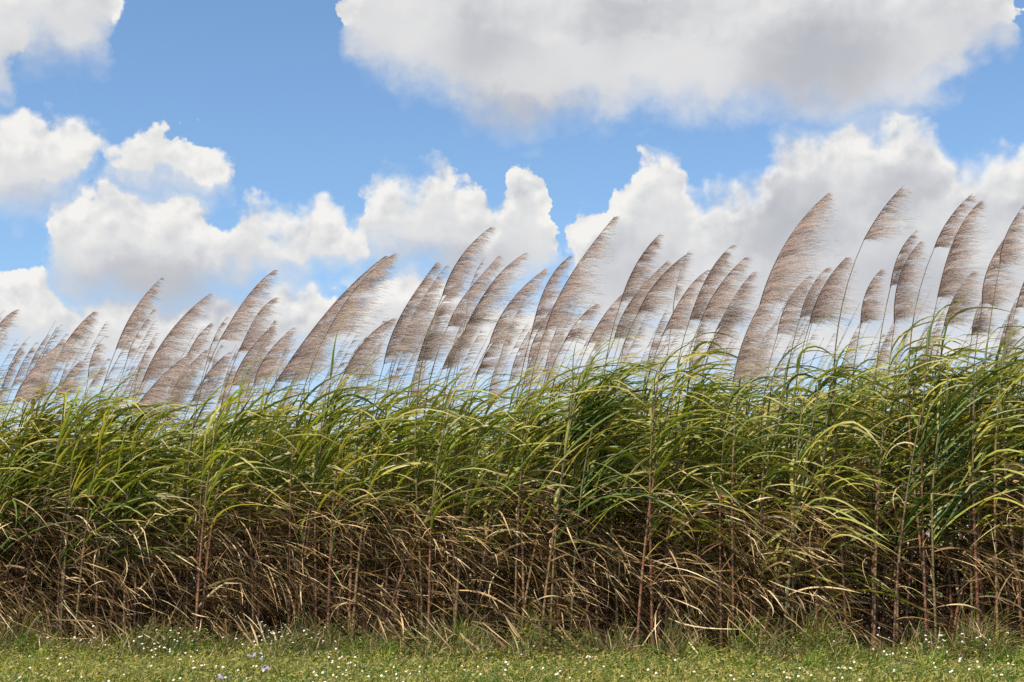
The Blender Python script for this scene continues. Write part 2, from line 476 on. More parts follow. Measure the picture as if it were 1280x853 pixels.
def dry_blades(base, L, Sg, tilt=(35, 115), kw=None, kg=None):
    N = len(base)
    az = rng.uniform(0, 2 * np.pi, N)
    ti = np.radians(rng.uniform(tilt[0], tilt[1], N))
    d0 = np.stack([np.sin(ti) * np.cos(az) + .5, np.sin(ti) * np.sin(az), np.cos(ti)], -1)
    kw = rng.uniform(1.2, 3.0, N) if kw is None else kw
    kg = rng.uniform(.9, 3.6, N) if kg is None else kg
    P = paths(base, d0, L, Sg, kw, kg, .7)
    SD = sides_of(P, rng.uniform(-1.5, 1.5, N), rng.uniform(-2.6, 2.6, N))
    t = np.linspace(0, 1, Sg)[None, :]
    HW = rng.uniform(.006, .015, N)[:, None] * np.minimum(1, .6 + 2 * t) * np.power(np.clip(1 - t ** 2.2, 0, 1), .8) + .0006
    return P, HW, SD

# ------------------------------------------------------------------ field layout
FA, FB = 17.76, -0.123                       # front edge of the cane: Y = FA + FB * X
def front_y(x): return FA + FB * x
def front_at_px(px):
    u = (px - W0 / 2) / FPX / CP
    return FA / (1 - FB * u)
def to_px(p):
    v = np.asarray(p, float) - np.array([0, 0, CAM_H])
    f = v[..., 1] * CP + v[..., 2] * SP
    u = v[..., 2] * CP - v[..., 1] * SP
    return W0 / 2 + FPX * v[..., 0] / f, H0 / 2 - FPX * u / f
def hfac(x):
    return np.interp(x, [-7, 0, 6.5], [.885, .995, 1.11]) + .022 * np.sin(x * 1.7) + .012 * np.sin(x * 4.1 + 1)

# ------------------------------------------------------------------ ground
def sheet(name, x0, x1, y0, y1, nx, ny, mat, z=lambda x, y: 0 * x):
    xs = np.sign(np.linspace(-1, 1, nx)) * np.abs(np.linspace(-1, 1, nx)) ** 3
    xs = x0 + (xs + 1) / 2 * (x1 - x0)
    ys = y0 + (np.linspace(0, 1, ny) ** 3) * (y1 - y0)
    X, Y = np.meshgrid(xs, ys)
    mb = MB(); mb.grid(np.stack([X, Y, z(X, Y)], -1)[None], [0.0])
    return obj(name, mb.mesh(name, [mat]))
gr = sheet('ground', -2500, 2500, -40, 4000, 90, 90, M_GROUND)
gr.location.z = 0
gr['kind'] = 'structure'

# ------------------------------------------------------------------ blade libraries for the near plants
def lib_green(n, kw=(1.2, 4.2), kg=(.1, 1.6), L=(1.0, 1.6)):
    out = []
    for i in range(n):
        mb = MB()
        P, HW, SD = green_blades(np.zeros((1, 3)), np.array([rng.uniform(*L)]), 10, tilt=(8, 42), kw=np.array([rng.uniform(*kw)]), kg=np.array([rng.uniform(*kg)]))
        mb.ribbons(P, HW * 1.08, SD, [rng.random()], fold=.45)
        out.append(mb.mesh('leaf', [M_LEAF]))
    return out
def lib_dry(n):
    out = []
    for i in range(n):
        mb = MB()
        P, HW, SD = dry_blades(np.zeros((1, 3)), np.array([rng.uniform(.6, 1.15)]), 8)
        mb.ribbons(P, HW, SD, [rng.random()], fold=.3)
        out.append(mb.mesh('dry_leaf', [M_DRY]))
    return out
GREEN_LIB, DRY_LIB = lib_green(44), lib_dry(40)
DROOP_LIB = lib_green(26, kw=(1.4, 3.0), kg=(2.0, 4.6), L=(1.0, 1.7))

# joined crowns for plants whose leaves are too small to tell apart
def crown_mesh(n, z0, z1):
    mb = MB()
    b = np.zeros((n, 3)); b[:, 2] = rng.uniform(z0, z1, n)
    P, HW, SD = green_blades(b, rng.uniform(.8, 1.4, n), 7)
    mb.ribbons(P, HW, SD, rng.random(n))
    return mb.mesh('leaf_crown', [M_LEAF])
def husk_mesh(n, z0, z1):
    mb = MB()
    b = np.zeros((n, 3)); b[:, 2] = rng.uniform(z0, z1, n)
    P, HW, SD = dry_blades(b, rng.uniform(.4, 1.0, n), 5)
    mb.ribbons(P, HW, SD, rng.random(n))
    return mb.mesh('dry_leaf_skirt', [M_DRY])
CROWNS = [crown_mesh(20, -1.35, .0) for _ in range(14)]
HUSKS = [husk_mesh(13, .5, 2.1) for _ in range(12)]

def bez(p0, p1, p2, p3, t):
    t = t[:, None]
    return (1 - t) ** 3 * p0 + 3 * (1 - t) ** 2 * t * p1 + 3 * (1 - t) * t ** 2 * p2 + t ** 3 * p3

def stalk_curve(top, tdir, lean, n=18):
    """from the soil up to TOP, arriving along TDIR; local coordinates about the foot"""
    foot = np.array([top[0] - lean * top[2], top[1] + 0.0, 0.0])
    h = top[2]
    p1 = foot + np.array([lean * .15 * h, 0, h * .36])
    p2 = top - nrm(tdir) * h * .33
    return foot, bez(foot, p1, p2, top, np.linspace(0, 1, n))

def stalk_mesh(C, r0, r1, tint, thin_from=None):
    t = np.linspace(0, 1, len(C))
    rad = r0 + (r1 - r0) * t
    if thin_from is not None:
        rad = np.where(t > thin_from, np.maximum(rad * (1 - (t - thin_from) / (1 - thin_from) * .45), .0045), rad)
    mb = MB(); mb.tubes(C[None], rad[None], 6, [tint])
    return mb.mesh('stalk', [M_STALK])

# ------------------------------------------------------------------ plumes
def plume_mesh(B, T, w, depth_spread=.5, dens=1.0, bow=.11, name='plume', Sp=4, droop=0.0):
    """feathery arrow: axis from B to T (metres, local), hairs streaming downwind, w = reach of hairs"""
    ax = T - B; L = np.linalg.norm(ax); a = ax / L
    perp = nrm(np.array([-a[2], 0, a[0]]))          # points to the windward side
    c1 = B + ax * .33 + perp * L * bow; c2 = B + ax * .70 + perp * L * bow * 1.05
    c2 = c2 + perp * L * rng.normal(0, .035); c1 = c1 + perp * L * rng.normal(0, .025)
    airy = rng.uniform(.75, 1.15); w = w * rng.uniform(.85, 1.1); dens = dens * airy; droop = droop + rng.uniform(-.10, .16)
    nclump = int(62 * dens * max(.55, min(1.5, L / 1.1)))
    tcl = np.sort(np.clip(rng.beta(1.0, 1.25, nclump) * 1.0, 0, .985))
    A = bez(B, c1, c2, T, np.linspace(0, 1, 24))
    def axis(t):
        i = np.clip(t * 23, 0, 22.999); k = i.astype(int); f = (i - k)[:, None]
        return A[k] * (1 - f) + A[k + 1] * f, nrm(A[k + 1] - A[k])
    per = rng.integers(7, 12, nclump)
    cl = np.repeat(np.arange(nclump), per)
    t = np.clip(tcl[cl] + rng.normal(0, .018, len(cl)), 0, .99)
    N = len(t)
    P0, D = axis(t)
    prof = (np.minimum(1, .72 + 2.2 * t) * (1 - t) ** .80 * 1.02 + .06)
    lc = rng.uniform(.55, 1.2, nclump)[cl]
    Lb = w * prof * lc * rng.uniform(.22, 1.12, N)
    clean = rng.normal(0, 1, (nclump, 3))[cl]
    wd = nrm(np.stack([np.ones(N), clean[:, 1] * depth_spread, -.08 - droop + .10 * clean[:, 2]], -1) + rng.normal(0, .14, (N, 3)))
    start = nrm(D * 1.5 + wd * .35 + rng.normal(0, .22, (N, 3)))
    P = np.zeros((N, Sp + 1, 3)); P[:, 0] = P0; d = start
    for i in range(1, Sp + 1):
        d = nrm(d * .55 + wd * .62 * (0.6 + .5 * i))
        P[:, i] = P[:, i - 1] + d * (Lb / Sp)[:, None]
    SD = sides_of(P, rng.uniform(.9, 2.2, N), rng.uniform(.9, 2.2, N))
    tt = np.linspace(0, 1, Sp + 1)[None]
    HW = rng.uniform(.0009, .0019, N)[:, None] * (1.05 - .8 * tt)
    tn = np.clip(.25 + .42 * rng.random(nclump)[cl] + .10 * rng.normal(0, 1, N), .01, .97)
    mb = MB(); mb.ribbons(P, HW, SD, tn)
    # fine silky side hairs
    m = 3
    k = rng.integers(0, Sp, N * m); ii = np.repeat(np.arange(N), m); f = rng.random(N * m)[:, None]
    q0 = P[ii, k] * (1 - f) + P[ii, k + 1] * f
    dd = nrm(nrm(P[ii, k + 1] - P[ii, k]) + rng.normal(0, .16, (N * m, 3)) + np.array([.5, 0, -.05]))
    hl = rng.uniform(.06, .19, N * m) * (.45 + .55 * (1 - t[ii]))
    Q = np.stack([q0, q0 + dd * (hl * .5)[:, None], q0 + dd * hl[:, None] + np.array([0, 0, -.006])], 1)
    SQ = sides_of(Q, rng.uniform(.8, 2.3, N * m), rng.uniform(.8, 2.3, N * m))
    HQ = rng.uniform(.0006, .0011, N * m)[:, None] * np.array([1, .8, .2])[None]
    mb.ribbons(Q, HQ, SQ, np.clip(tn[ii] + rng.normal(.12, .2, N * m), .01, .98))
    # rachis
    rr = np.linspace(.0070, .0016, 24)
    mb.tubes(A[None], rr[None], 5, [.5], mat=1)
    return mb.mesh(name, [M_PLUME, M_RACHIS])

# (base px, base py, tip px, tip py, hair reach px, depth behind the front edge m, density, description)
HERO = [
 (-22, 440, 20, 388, 18, .6, .8, 'short plume cut by the left edge'),
 (70, 452, 117, 390, 32, .5, 1.0, 'slender grey-brown plume over a leaning stem'),
 (17, 503, 78, 428, 40, .1, 1.25, 'dense dark brown plume low down beside the left edge'),
 (74, 496, 100, 452, 24, .9, 1.0, 'small stubby rust-brown plume just above the leaves'),
 (110, 475, 132, 420, 18, 2.6, .6, 'small faint pale plume set back in the field'),
 (145, 437, 203, 347, 26, .7, .95, 'tall narrow plume pointing up at the grey cloud'),
 (178, 478, 263, 367, 38, .6, 1.0, 'long arching plume'),
 (236, 442, 264, 404, 15, 2.6, .7, 'tiny pale plume set back in the field'),
 (165, 515, 238, 442, 44, .3, 1.2, 'broad low plume sweeping along the leaf tops'),
 (208, 507, 258, 437, 36, .5, 1.1, 'low grey-brown plume overlapping a broader one'),
 (240, 502, 288, 440, 32, .9, 1.0, 'low plume half hidden in pale stems'),
 (275, 425, 343, 338, 38, .2, 1.0, 'tall dark-edged plume on a long bare stem'),
 (298, 440, 345, 372, 30, 1.3, .9, 'paler plume just behind a tall dark-edged one'),
 (290, 482, 340, 408, 36, .6, 1.1, 'mid-height plume with a straight windward edge'),
 (318, 478, 366, 410, 34, .3, 1.1, 'mid-height dense plume close to the leaf tops'),
 (345, 478, 482, 320, 46, .2, 1.1, 'very long bowed plume, one of a crossing pair'),
 (408, 418, 494, 317, 48, .1, 1.15, 'wide full plume, upper one of a crossing pair'),
 (368, 470, 420, 395, 34, 1.1, 1.0, 'reddish plume inside the curve of a very long one'),
 (430, 468, 492, 398, 36, .9, .85, 'pale soft plume in the gap of blue sky'),
 (480, 455, 546, 328, 46, .4, 1.25, 'dense dark plume with a steep straight edge'),
 (498, 440, 558, 332, 36, .9, 1.05, 'narrower plume pressed against a dense dark one'),
 (522, 452, 574, 352, 42, .7, 1.0, 'brown plume in a thick cluster of plumes'),
 (553, 370, 614, 284, 28, .05, 1.0, 'high slim plume on a dark bare stem with a small leaf'),
 (560, 408, 623, 320, 36, .9, .9, 'soft pale plume behind a high slim one'),
 (585, 405, 656, 317, 42, .3, 1.15, 'full brown plume with a rounded windward edge'),
 (553, 462, 603, 392, 30, 1.4, .9, 'low shaded plume behind the stems'),
 (612, 430, 682, 336, 42, .3, 1.15, 'full rounded plume beside its near twin'),
 (595, 470, 640, 405, 28, 1.6, .8, 'low faint plume among green leaf tips'),
 (664, 418, 713, 320, 30, .8, .95, 'pale plume leaning on a tall dark one'),
 (682, 412, 768, 271, 46, .05, 1.05, 'very tall plume with a dark windward edge'),
 (660, 455, 700, 370, 34, 1.3, .9, 'low pale plume at the foot of a very tall one'),
 (705, 428, 746, 380, 30, 1.3, .9, 'small faint plume above green leaf tips'),
 (735, 430, 778, 368, 36, .6, 1.0, 'soft plume at the left of a group of three'),
 (776, 378, 826, 292, 30, .3, 1.0, 'tall pointed plume with ragged hairs'),
 (768, 424, 836, 325, 42, .7, 1.0, 'pale brown plume behind a pointed one'),
 (798, 390, 861, 316, 42, .1, 1.05, 'full plume bending over to the right'),
 (828, 420, 884, 338, 34, .6, 1.0, 'plume at the left of a crowded cluster'),
 (862, 400, 915, 307, 34, .5, 1.05, 'tallest plume of a crowded cluster'),
 (876, 402, 932, 322, 40, .2, 1.15, 'middle plume of a crowded cluster'),
 (896, 412, 942, 340, 34, .8, 1.0, 'paler plume at the right of a crowded cluster'),
 (882, 445, 922, 392, 28, 1.5, .8, 'low faint plume beneath a crowded cluster'),
 (950, 380, 1035, 242, 58, .05, 1.45, 'largest and darkest plume, tall and thickly haired'),
 (917, 475, 972, 350, 48, .0, 1.25, 'heavy drooping plume at the foot of the largest one'),
 (972, 418, 1012, 345, 34, .5, 1.05, 'upright plume right of the largest one'),
 (1000, 398, 1034, 335, 30, .7, 1.0, 'shorter plume of an overlapping pair'),
 (1012, 405, 1058, 322, 42, .3, 1.1, 'soft full plume of an overlapping pair'),
 (1080, 300, 1131, 231, 38, .1, .75, 'highest plume of all, thin and airy on a bare stem'),
 (1076, 405, 1102, 337, 24, .9, .9, 'pale narrow plume behind long green blades'),
 (1113, 360, 1146, 288, 20, .5, .85, 'thin plume just behind a taller twin'),
 (1118, 405, 1151, 302, 34, .3, 1.05, 'upright grey-brown plume above the shaded hollow'),
 (1168, 310, 1216, 242, 32, .4, .9, 'high plume of a towering pair'),
 (1172, 372, 1225, 252, 50, .1, 1.3, 'thick dark plume of a towering pair'),
 (1180, 408, 1216, 340, 40, 1.0, .9, 'pale plume under a towering pair'),
 (1228, 380, 1262, 290, 36, .3, 1.1, 'full plume close to the right edge'),
 (1250, 330, 1280, 256, 34, .2, .95, 'curled airy plume touching the right edge'),
 (1270, 385, 1304, 318, 34, .0, 1.1, 'dark plume cut by the right edge'),
 (1215, 420, 1238, 360, 26, 1.3, .85, 'low faint plume near the right edge'),
]

def put_leaf_parts(root, curve, h, ngreen, ndry, separate, zlow=.47):
    """green blades on the upper joints and dead ones lower down the cane"""
    zs = curve[:, 2]
    def on(z):
        return np.array([np.interp(z, zs, curve[:, 0]), np.interp(z, zs, curve[:, 1]), z])
    if separate:
        a0 = rng.uniform(0, 6.28)
        for i in range(ngreen):
            z = h * (zlow + (1 - zlow) * (i / max(1, ngreen - 1)) ** .8) + rng.uniform(-.04, .04)
            s_ = rng.uniform(.72, 1.05) * (1.08 if i < ngreen * .7 else .85)
            px_ = root.location.x
            lib = DROOP_LIB if random.random() < float(np.interp(px_, [-6, 1, 2.5, 5], [.15, .30, .72, .65])) else GREEN_LIB
            obj('leaf', random.choice(lib), root, on(z), rot=(rng.uniform(-.15, .15), rng.uniform(-.22, .22), rng.normal(0, .28)), sc=s_)
        for i in range(ndry):
            z = h * rng.uniform(.14, .68)
            obj('dry_leaf', random.choice(DRY_LIB), root, on(z), rot=(rng.uniform(-.2, .2), rng.uniform(-.2, .3), rng.normal(0, .35)), sc=rng.uniform(.7, 1.1))
    else:
        c = obj('leaf_crown', random.choice(CROWNS), root, on(h), rz=rng.normal(0, .3), sc=rng.uniform(.9, 1.05)); c['kind'] = 'stuff'
        if ndry:
            d_ = obj('dry_leaf_skirt', random.choice(HUSKS), root, on(.02), rz=rng.normal(0, .3), sc=h / 2.8); d_['kind'] = 'stuff'

ORD = ['first', 'second', 'third', 'fourth', 'fifth', 'sixth', 'seventh', 'eighth', 'ninth', 'tenth']
order = sorted(range(len(HERO)), key=lambda i: HERO[i][2])
rank = {i: r for r, i in enumerate(order)}
for i, (bx, by, tx, ty, wpx, dep, dens, desc) in enumerate(HERO):
    Y = front_at_px((bx + tx) / 2) + .15 + dep
    B, T = at(bx, by, Y), at(tx, ty, Y - .05)
    mpp = np.linalg.norm(B - np.array([0, 0, CAM_H])) / FPX
    ax = nrm(T - B)
    tdir = nrm(ax + np.array([-.16, 0, .1]))
    lean = rng.uniform(.05, .11)
    foot, C = stalk_curve(B, tdir, lean)
    foot = foot.copy()
    root = bpy.data.objects.new('plumed_sugarcane', None); COL.objects.link(root)
    root.empty_display_size = .2
    root.location = foot
    side = 'at left' if tx < 430 else ('in the middle' if tx < 850 else 'at right')
    assert len((desc + ' ' + side).replace('-', ' ').split()) <= 17, desc
    tag(root, desc + ', ' + side, 'sugarcane', 'sugarcane plants in plume along the front of the field')
    L = C - foot
    r0 = rng.uniform(.015, .021)
    obj('stalk', stalk_mesh(L, r0, .0065, rng.random(), .62), root)
    bow = .085 if (tx - bx) > 40 else .11
    obj('plume', plume_mesh(B - foot, T - foot, wpx * mpp * 1.36, dens=dens * 1.45, bow=bow), root)
    put_leaf_parts(root, L, 3.2 * hfac(foot[0]), 10, 7, dep < 1.0)

# ------------------------------------------------------------------ thin far plumes and unopened spikes further back
def far_spike(px, ty, Y, ln, w, dens, label, grp):
    T = at(px, ty, Y); a = nrm(np.array([rng.uniform(.26, .5), 0, 1.0]))
    B = T - a * ln
    foot, C = stalk_curve(B, nrm(a + np.array([-.12, 0, .05])), rng.uniform(.06, .13), 10)
    root = bpy.data.objects.new('plumed_sugarcane', None); COL.objects.link(root)
    root.location = foot
    tag(root, label, 'sugarcane', grp)
    L = C - foot
    obj('stalk', stalk_mesh(L, .012, .005, rng.random(), .6), root)
    obj('plume', plume_mesh(B - foot, T - foot, w, dens=dens, bow=.07, Sp=3), root)
    return root
for i in range(30):
    px = rng.uniform(-10, 560) if i < 21 else rng.uniform(560, 1270)
    Yf = front_at_px(px)
    if i < 21:
        ty = np.interp(px, [0, 300, 560], [385, 392, 385]) + rng.uniform(-14, 62)
    else:
        ty = np.interp(px, [560, 900, 1270], [375, 345, 340]) + rng.uniform(-50, 50)
    far_spike(px, ty, Yf + rng.uniform(2.5, 6.5), rng.uniform(.7, 1.1), rng.uniform(.03, .07), .45,
              'thin unopened sugarcane spike on a pale stem, ' + ('in the sparse left skyline' if px < 300 else 'between the left and middle plumes' if px < 560 else 'poking up between the middle plumes' if px < 900 else 'poking up between the right plumes'),
              'thin unopened spikes between the plumes')
for i in range(34):
    px = rng.uniform(-20, 1290)
    Yf = front_at_px(px)
    ty = np.interp(px, [0, 300, 640, 1280], [425, 425, 392, 372]) + rng.uniform(-12, 38)
    far_spike(px, ty, Yf + rng.uniform(3.0, 7.5), rng.uniform(.8, 1.2), rng.uniform(.2, .36), .75,
              'small hazy plume well back in the field, ' + ('over the left leaves' if px < 430 else 'over the middle leaves' if px < 850 else 'over the right leaves'),
              'small plumes well back in the field')

# ------------------------------------------------------------------ leafy canes of the first rows
def hollow_at(x, y):
    px, _ = to_px(np.stack([x, y, 1.0 + 0 * np.asarray(x, float)], -1))
    return (px > 1050) & (px < 1200)
LANDS = ['at the far left end', 'below the low plumes at left', 'below the dark-edged plume', 'below the crossing plumes',
         'below the high slim plume', 'beside the dark clump', 'below the crowded plumes', 'below the largest plume',
         'beside the dark hollow', 'at the right end']
EDGES = [110, 240, 350, 480, 640, 770, 920, 1050, 1190]
def land(px):
    return LANDS[int(np.searchsorted(EDGES, px))]
TINTS = ['yellow-green', 'mid-green']
near_n, mid_n = 108, 76
stools = np.linspace(-8.7, 7.3, 34) + rng.uniform(-.12, .12, 34)
sdn, sh_ = rng.uniform(0, .55, 34), rng.uniform(.92, 1.06, 34)
xs_near = stools[np.arange(near_n) % 34] + rng.normal(0, .11, near_n)
for i in range(near_n + mid_n):
    near = i < near_n
    if near:
        x = xs_near[i]; dn = max(0, sdn[i % 34] + rng.normal(0, .13)) + (.45 if hollow_at(x, front_y(x)) else 0)
    else:
        x = rng.uniform(-9, 7.6); dn = rng.uniform(.9, 2.0)
    y = front_y(x) + dn
    h = 3.25 * hfac(x) * (sh_[i % 34] * rng.uniform(.90, 1.04) if near else rng.uniform(.84, 1.02))
    lean = rng.uniform(.01, .17) if rng.random() > .15 else rng.uniform(.17, .38)
    top = np.array([x + lean * h, y + rng.uniform(-.15, .15), h])
    foot, C = stalk_curve(top, nrm(np.array([rng.uniform(.05, .35), rng.uniform(-.1, .1), 1])), lean, 14)
    px, _ = to_px(np.array([top[0], top[1], 2.5]))
    root = bpy.data.objects.new('sugarcane', None); COL.objects.link(root)
    root.location = foot
    tag(root, '%s %sleafy sugarcane without a plume, %s rank, %s' % ('tall' if h / hfac(x) > 3.2 else 'short' if h / hfac(x) < 2.95 else 'middling', 'strongly leaning ' if lean > .15 else 'upright ' if lean < .06 else '', 'front' if near else 'second', land(px)), 'sugarcane', 'leafy sugarcane plants without plumes')
    L = C - foot
    obj('stalk', stalk_mesh(L, rng.uniform(.018, .025) if near else .016, .009, rng.random()), root)
    hol = hollow_at(x, y)
    zl = float(np.interp(x, [-7, 1, 3, 6], [.48, .42, .20, .28])) + rng.uniform(-.14, .10)
    put_leaf_parts(root, L, h, 26 if x > 1.5 else 21, 1 if hol else 13, near, zl)

# the dark bent clump of long green blades standing proud in the middle, and the upright clump at the right
for (px0, npl, lab, kw, hh, up) in [(722, 4, 'dark green bent-over cane with long blades sweeping right, taller than its neighbours', 1.3, 3.05, 42), (1155, 3, 'dark upright cane of the clump rising beside the dark hollow', 1.6, 2.7, 34), (40, 2, 'dark green cane of the shaded clump near the left edge', 2.0, 2.5, 40), (130, 2, 'dark bushy cane right of the shaded clump near the left edge', 2.2, 2.5, 44)]:
    xo = np.sort(rng.uniform(-32, 32, npl))
    for j in range(npl):
        Y = front_at_px(px0) + rng.uniform(-.1, .45)
        x = at(px0 - 24 + xo[j], 600, Y)[0]
        h = hh * hfac(x) * rng.uniform(.9, 1.0)
        lean = rng.uniform(.02, .16)
        top = np.array([x + lean * h, Y, h])
        foot, C = stalk_curve(top, nrm(np.array([.25, 0, 1])), lean, 14)
        root = bpy.data.objects.new('sugarcane', None); COL.objects.link(root)
        root.location = foot
        tag(root, ('leftmost ' if j == 0 else 'rightmost ' if j == npl - 1 else 'inner left ' if j == 1 and npl > 3 else 'middle ' if npl == 3 else 'inner right ') + lab, 'sugarcane', 'dark leafy clumps standing proud of the row')
        L = C - foot
        obj('stalk', stalk_mesh(L, .017, .010, .1), root)
        for k in range(20):
            z = h * rng.uniform(.42, 1.0)
            mb = MB()
            P, HW, SD = green_blades(np.zeros((1, 3)), np.array([rng.uniform(1.1, 1.8)]), 10, tilt=(up * .4, up), az=rng.normal(0, .8, 1), kw=np.array([rng.uniform(.2, kw)]), kg=np.array([rng.uniform(.1, 1.1)]))
            mb.ribbons(P, HW, SD, [.02 + .25 * rng.random()], fold=.45)
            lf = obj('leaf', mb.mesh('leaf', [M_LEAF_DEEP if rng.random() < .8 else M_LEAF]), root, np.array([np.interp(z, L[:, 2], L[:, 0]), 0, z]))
        for k in range(9):
            z = h * rng.uniform(.12, .55)
            obj('dry_leaf', random.choice(DRY_LIB), root, np.array([np.interp(z, L[:, 2], L[:, 0]), 0, z]), sc=rng.uniform(.7, 1))

# ------------------------------------------------------------------ the mass of cane behind the first rows
def cane_mass():
    mb = MB()
    n = 760
    x = rng.uniform(-11.5, 10.5, n); dn = 1.6 + rng.uniform(0, 1, n) ** 1.15 * 9.0
    y = front_y(x) + dn
    h = 3.15 * hfac(x) * rng.uniform(.9, 1.05, n)
    foot = np.stack([x, y, 0 * x], -1); lean = rng.uniform(.04, .15, n)
    t = np.linspace(0, 1, 6)
    P = foot[:, None, :] + np.stack([lean[:, None] * h[:, None] * t[None] ** 1.4, 0 * h[:, None] * t[None], h[:, None] * t[None]], -1)
    mb.tubes(P, np.full((n, 6), .014) * (1 - .4 * t)[None], 4, rng.random(n), mat=2)
    ng = 15
    ii = np.repeat(np.arange(n), ng); tz = rng.uniform(.50, 1.0, len(ii))
    b = foot[ii] + np.stack([lean[ii] * h[ii] * tz ** 1.4, 0 * tz, h[ii] * tz], -1)
    G = green_blades(b, rng.uniform(.8, 1.35, len(ii)), 6)
    mb.ribbons(*G, rng.random(len(ii)), mat=0)
    sel = np.where(dn < 11)[0]
    ii = np.repeat(sel, 24); tz = rng.uniform(.03, .75, len(ii))
    b = foot[ii] + np.stack([lean[ii] * h[ii] * tz ** 1.4, 0 * tz, h[ii] * tz], -1)
    G = dry_blades(b, rng.uniform(.5, 1.1, len(ii)), 4)
    mb.ribbons(G[0], G[1] * 1.7, G[2], rng.random(len(ii)) ** 3.0 * .8, mat=1)  # tints skewed to the dark end, painting in the shade inside the field
    # bare flowering stems and more plumes far back, too many and too small to pick apart
    n = 250
    Y = 0
    x = rng.uniform(-13, 12, n); dn = rng.uniform(2.2, 13, n); y = front_y(x) + dn
    px_, _ = to_px(np.stack([x, y, 4 + 0 * x], -1))
    topz = CAM_H + (HORIZON - (np.interp(px_, [0, 300, 640, 1280], [432, 436, 405, 385]) + rng.uniform(-34, 48, n))) / FPX * y
    foot = np.stack([x, y, 0 * x], -1); t = np.linspace(0, 1, 7)
    P = foot[:, None, :] + np.stack([(.26 * topz)[:, None] * t[None] ** 2.2, 0 * topz[:, None] * t[None], topz[:, None] * t[None]], -1)
    mb.tubes(P, np.full((n, 7), .0085) * (1 - .75 * t)[None], 3, rng.uniform(.6, .9, n), mat=2)
    m = 60
    ii = np.repeat(np.arange(n), m); big = (rng.random(n) < .55)[ii]
    tt = 1 - rng.uniform(.0, .26, n * m)
    b = foot[ii] + np.stack([.26 * topz[ii] * tt ** 2.2, 0 * tt, topz[ii] * tt], -1)
    u_ = (1 - tt) / .26
    Lh = (.06 + .30 * u_ ** .5 * rng.uniform(.5, 1.1, n * m)) * np.where(big, 1, .16)
    d0 = nrm(np.stack([.6 + 0 * tt, rng.normal(0, .3, n * m), .8 + rng.normal(0, .15, n * m)], -1))
    Ph = paths(b, d0, Lh, 4, 7.0, .9, .3)
    mb.ribbons(Ph, np.full((n * m, 4), .0034) * np.array([1, .9, .7, .3])[None], sides_of(Ph, rng.uniform(.9, 2.2, n * m), rng.uniform(.9, 2.2, n * m)), rng.uniform(.3, .95, n * m), mat=3)
    o = obj('sugarcane_rows', mb.mesh('sugarcane_rows', [M_LEAF, M_DRY, M_STALK, M_PLUME]))
    tag(o, 'dense sugarcane filling the field behind the front rows', 'sugarcane field', kind='stuff')
cane_mass()

def dead_thatch():
    mb = MB()
    n = 36000
    x = rng.uniform(-9.5, 8.5, n); dn = -.12 + 2.3 * rng.random(n) ** 1.3
    y = front_y(x) + dn
    z = .12 + np.interp(x, [-7, 0, 2, 7], [2.05, 2.05, 1.65, 1.75]) * rng.beta(1.6, 1.45, n) * hfac(x)
    pz = np.sin(x * 3.1 + 1.2 * np.sin(z * 4)) + np.sin(x * 7.7 + z * 3.0 + 2) * .7 + np.sin(z * 6.1 + x * 1.3) * .8
    keep = ~(hollow_at(x, y) & (z < 1.9) & (rng.random(n) < .97)) & (rng.random(n) < np.clip(.66 + .40 * pz + .34 * (z - .9), .06, 1))
    x, y, z, dn = x[keep], y[keep], z[keep], dn[keep]; n = len(x)
    low = 1 - np.clip(z / 1.9, 0, 1)
    b = np.stack([x, y, z], -1)
    pitch = -np.radians(8 + 42 * low + rng.normal(0, 16, n))
    az = rng.normal(0, .55, n)
    d0 = np.stack([np.cos(pitch) * np.cos(az), np.cos(pitch) * np.sin(az), np.sin(pitch)], -1)
    flip = rng.random(n) < .12; d0[flip, 0] *= -1
    L = rng.uniform(.2, .8, n)
    P = paths(b, d0, L, 6, rng.uniform(0, .9, n), rng.uniform(.1, 2.0, n), .6)
    P[..., 2] = np.maximum(P[..., 2], .02)
    SD = sides_of(P, rng.uniform(-1.6, 1.6, n), rng.uniform(-2.2, 2.2, n))
    t = np.linspace(0, 1, 6)[None]
    HW = rng.uniform(.003, .0095, n)[:, None] * np.minimum(1, .25 + 4 * t) * (1.02 - t ** 1.8)
    mb.ribbons(P, HW, SD, np.where(dn > .9, rng.random(n) * .6, rng.random(n)))  # blades deep in the row get only darker tints, shade put into colour
    # bent dead blades resting on the ground before the row
    n = 1500
    x = rng.uniform(-9.5, 8.5, n); y = front_y(x) + rng.uniform(-1.3, .6, n)
    b = np.stack([x, y, rng.uniform(.05, .5, n)], -1)
    az = rng.normal(0, .8, n); p = -np.radians(rng.uniform(5, 70, n))
    d0 = np.stack([np.cos(p) * np.cos(az), np.cos(p) * np.sin(az), np.sin(p)], -1)
    P = paths(b, d0, rng.uniform(.4, 1.0, n), 7, rng.uniform(0, 1, n), rng.uniform(.3, 2.0, n), .6)
    P[..., 2] = np.maximum(P[..., 2], .025 + .02 * rng.random((n, 7)))
    SD = sides_of(P, rng.uniform(-1.6, 1.6, n), rng.uniform(-2.2, 2.2, n))
    t = np.linspace(0, 1, 7)[None]
    mb.ribbons(P, rng.uniform(.004, .012, n)[:, None] * np.minimum(1, .3 + 4 * t) * (1.02 - t ** 1.7), SD, .25 + .7 * rng.random(n))
    o = obj('dead_leaf_thatch', mb.mesh('dead_leaf_thatch', [M_DRY]))
    tag(o, 'tangle of dead brown cane leaves hanging between the stalks', 'dead leaves', kind='stuff')
dead_thatch()

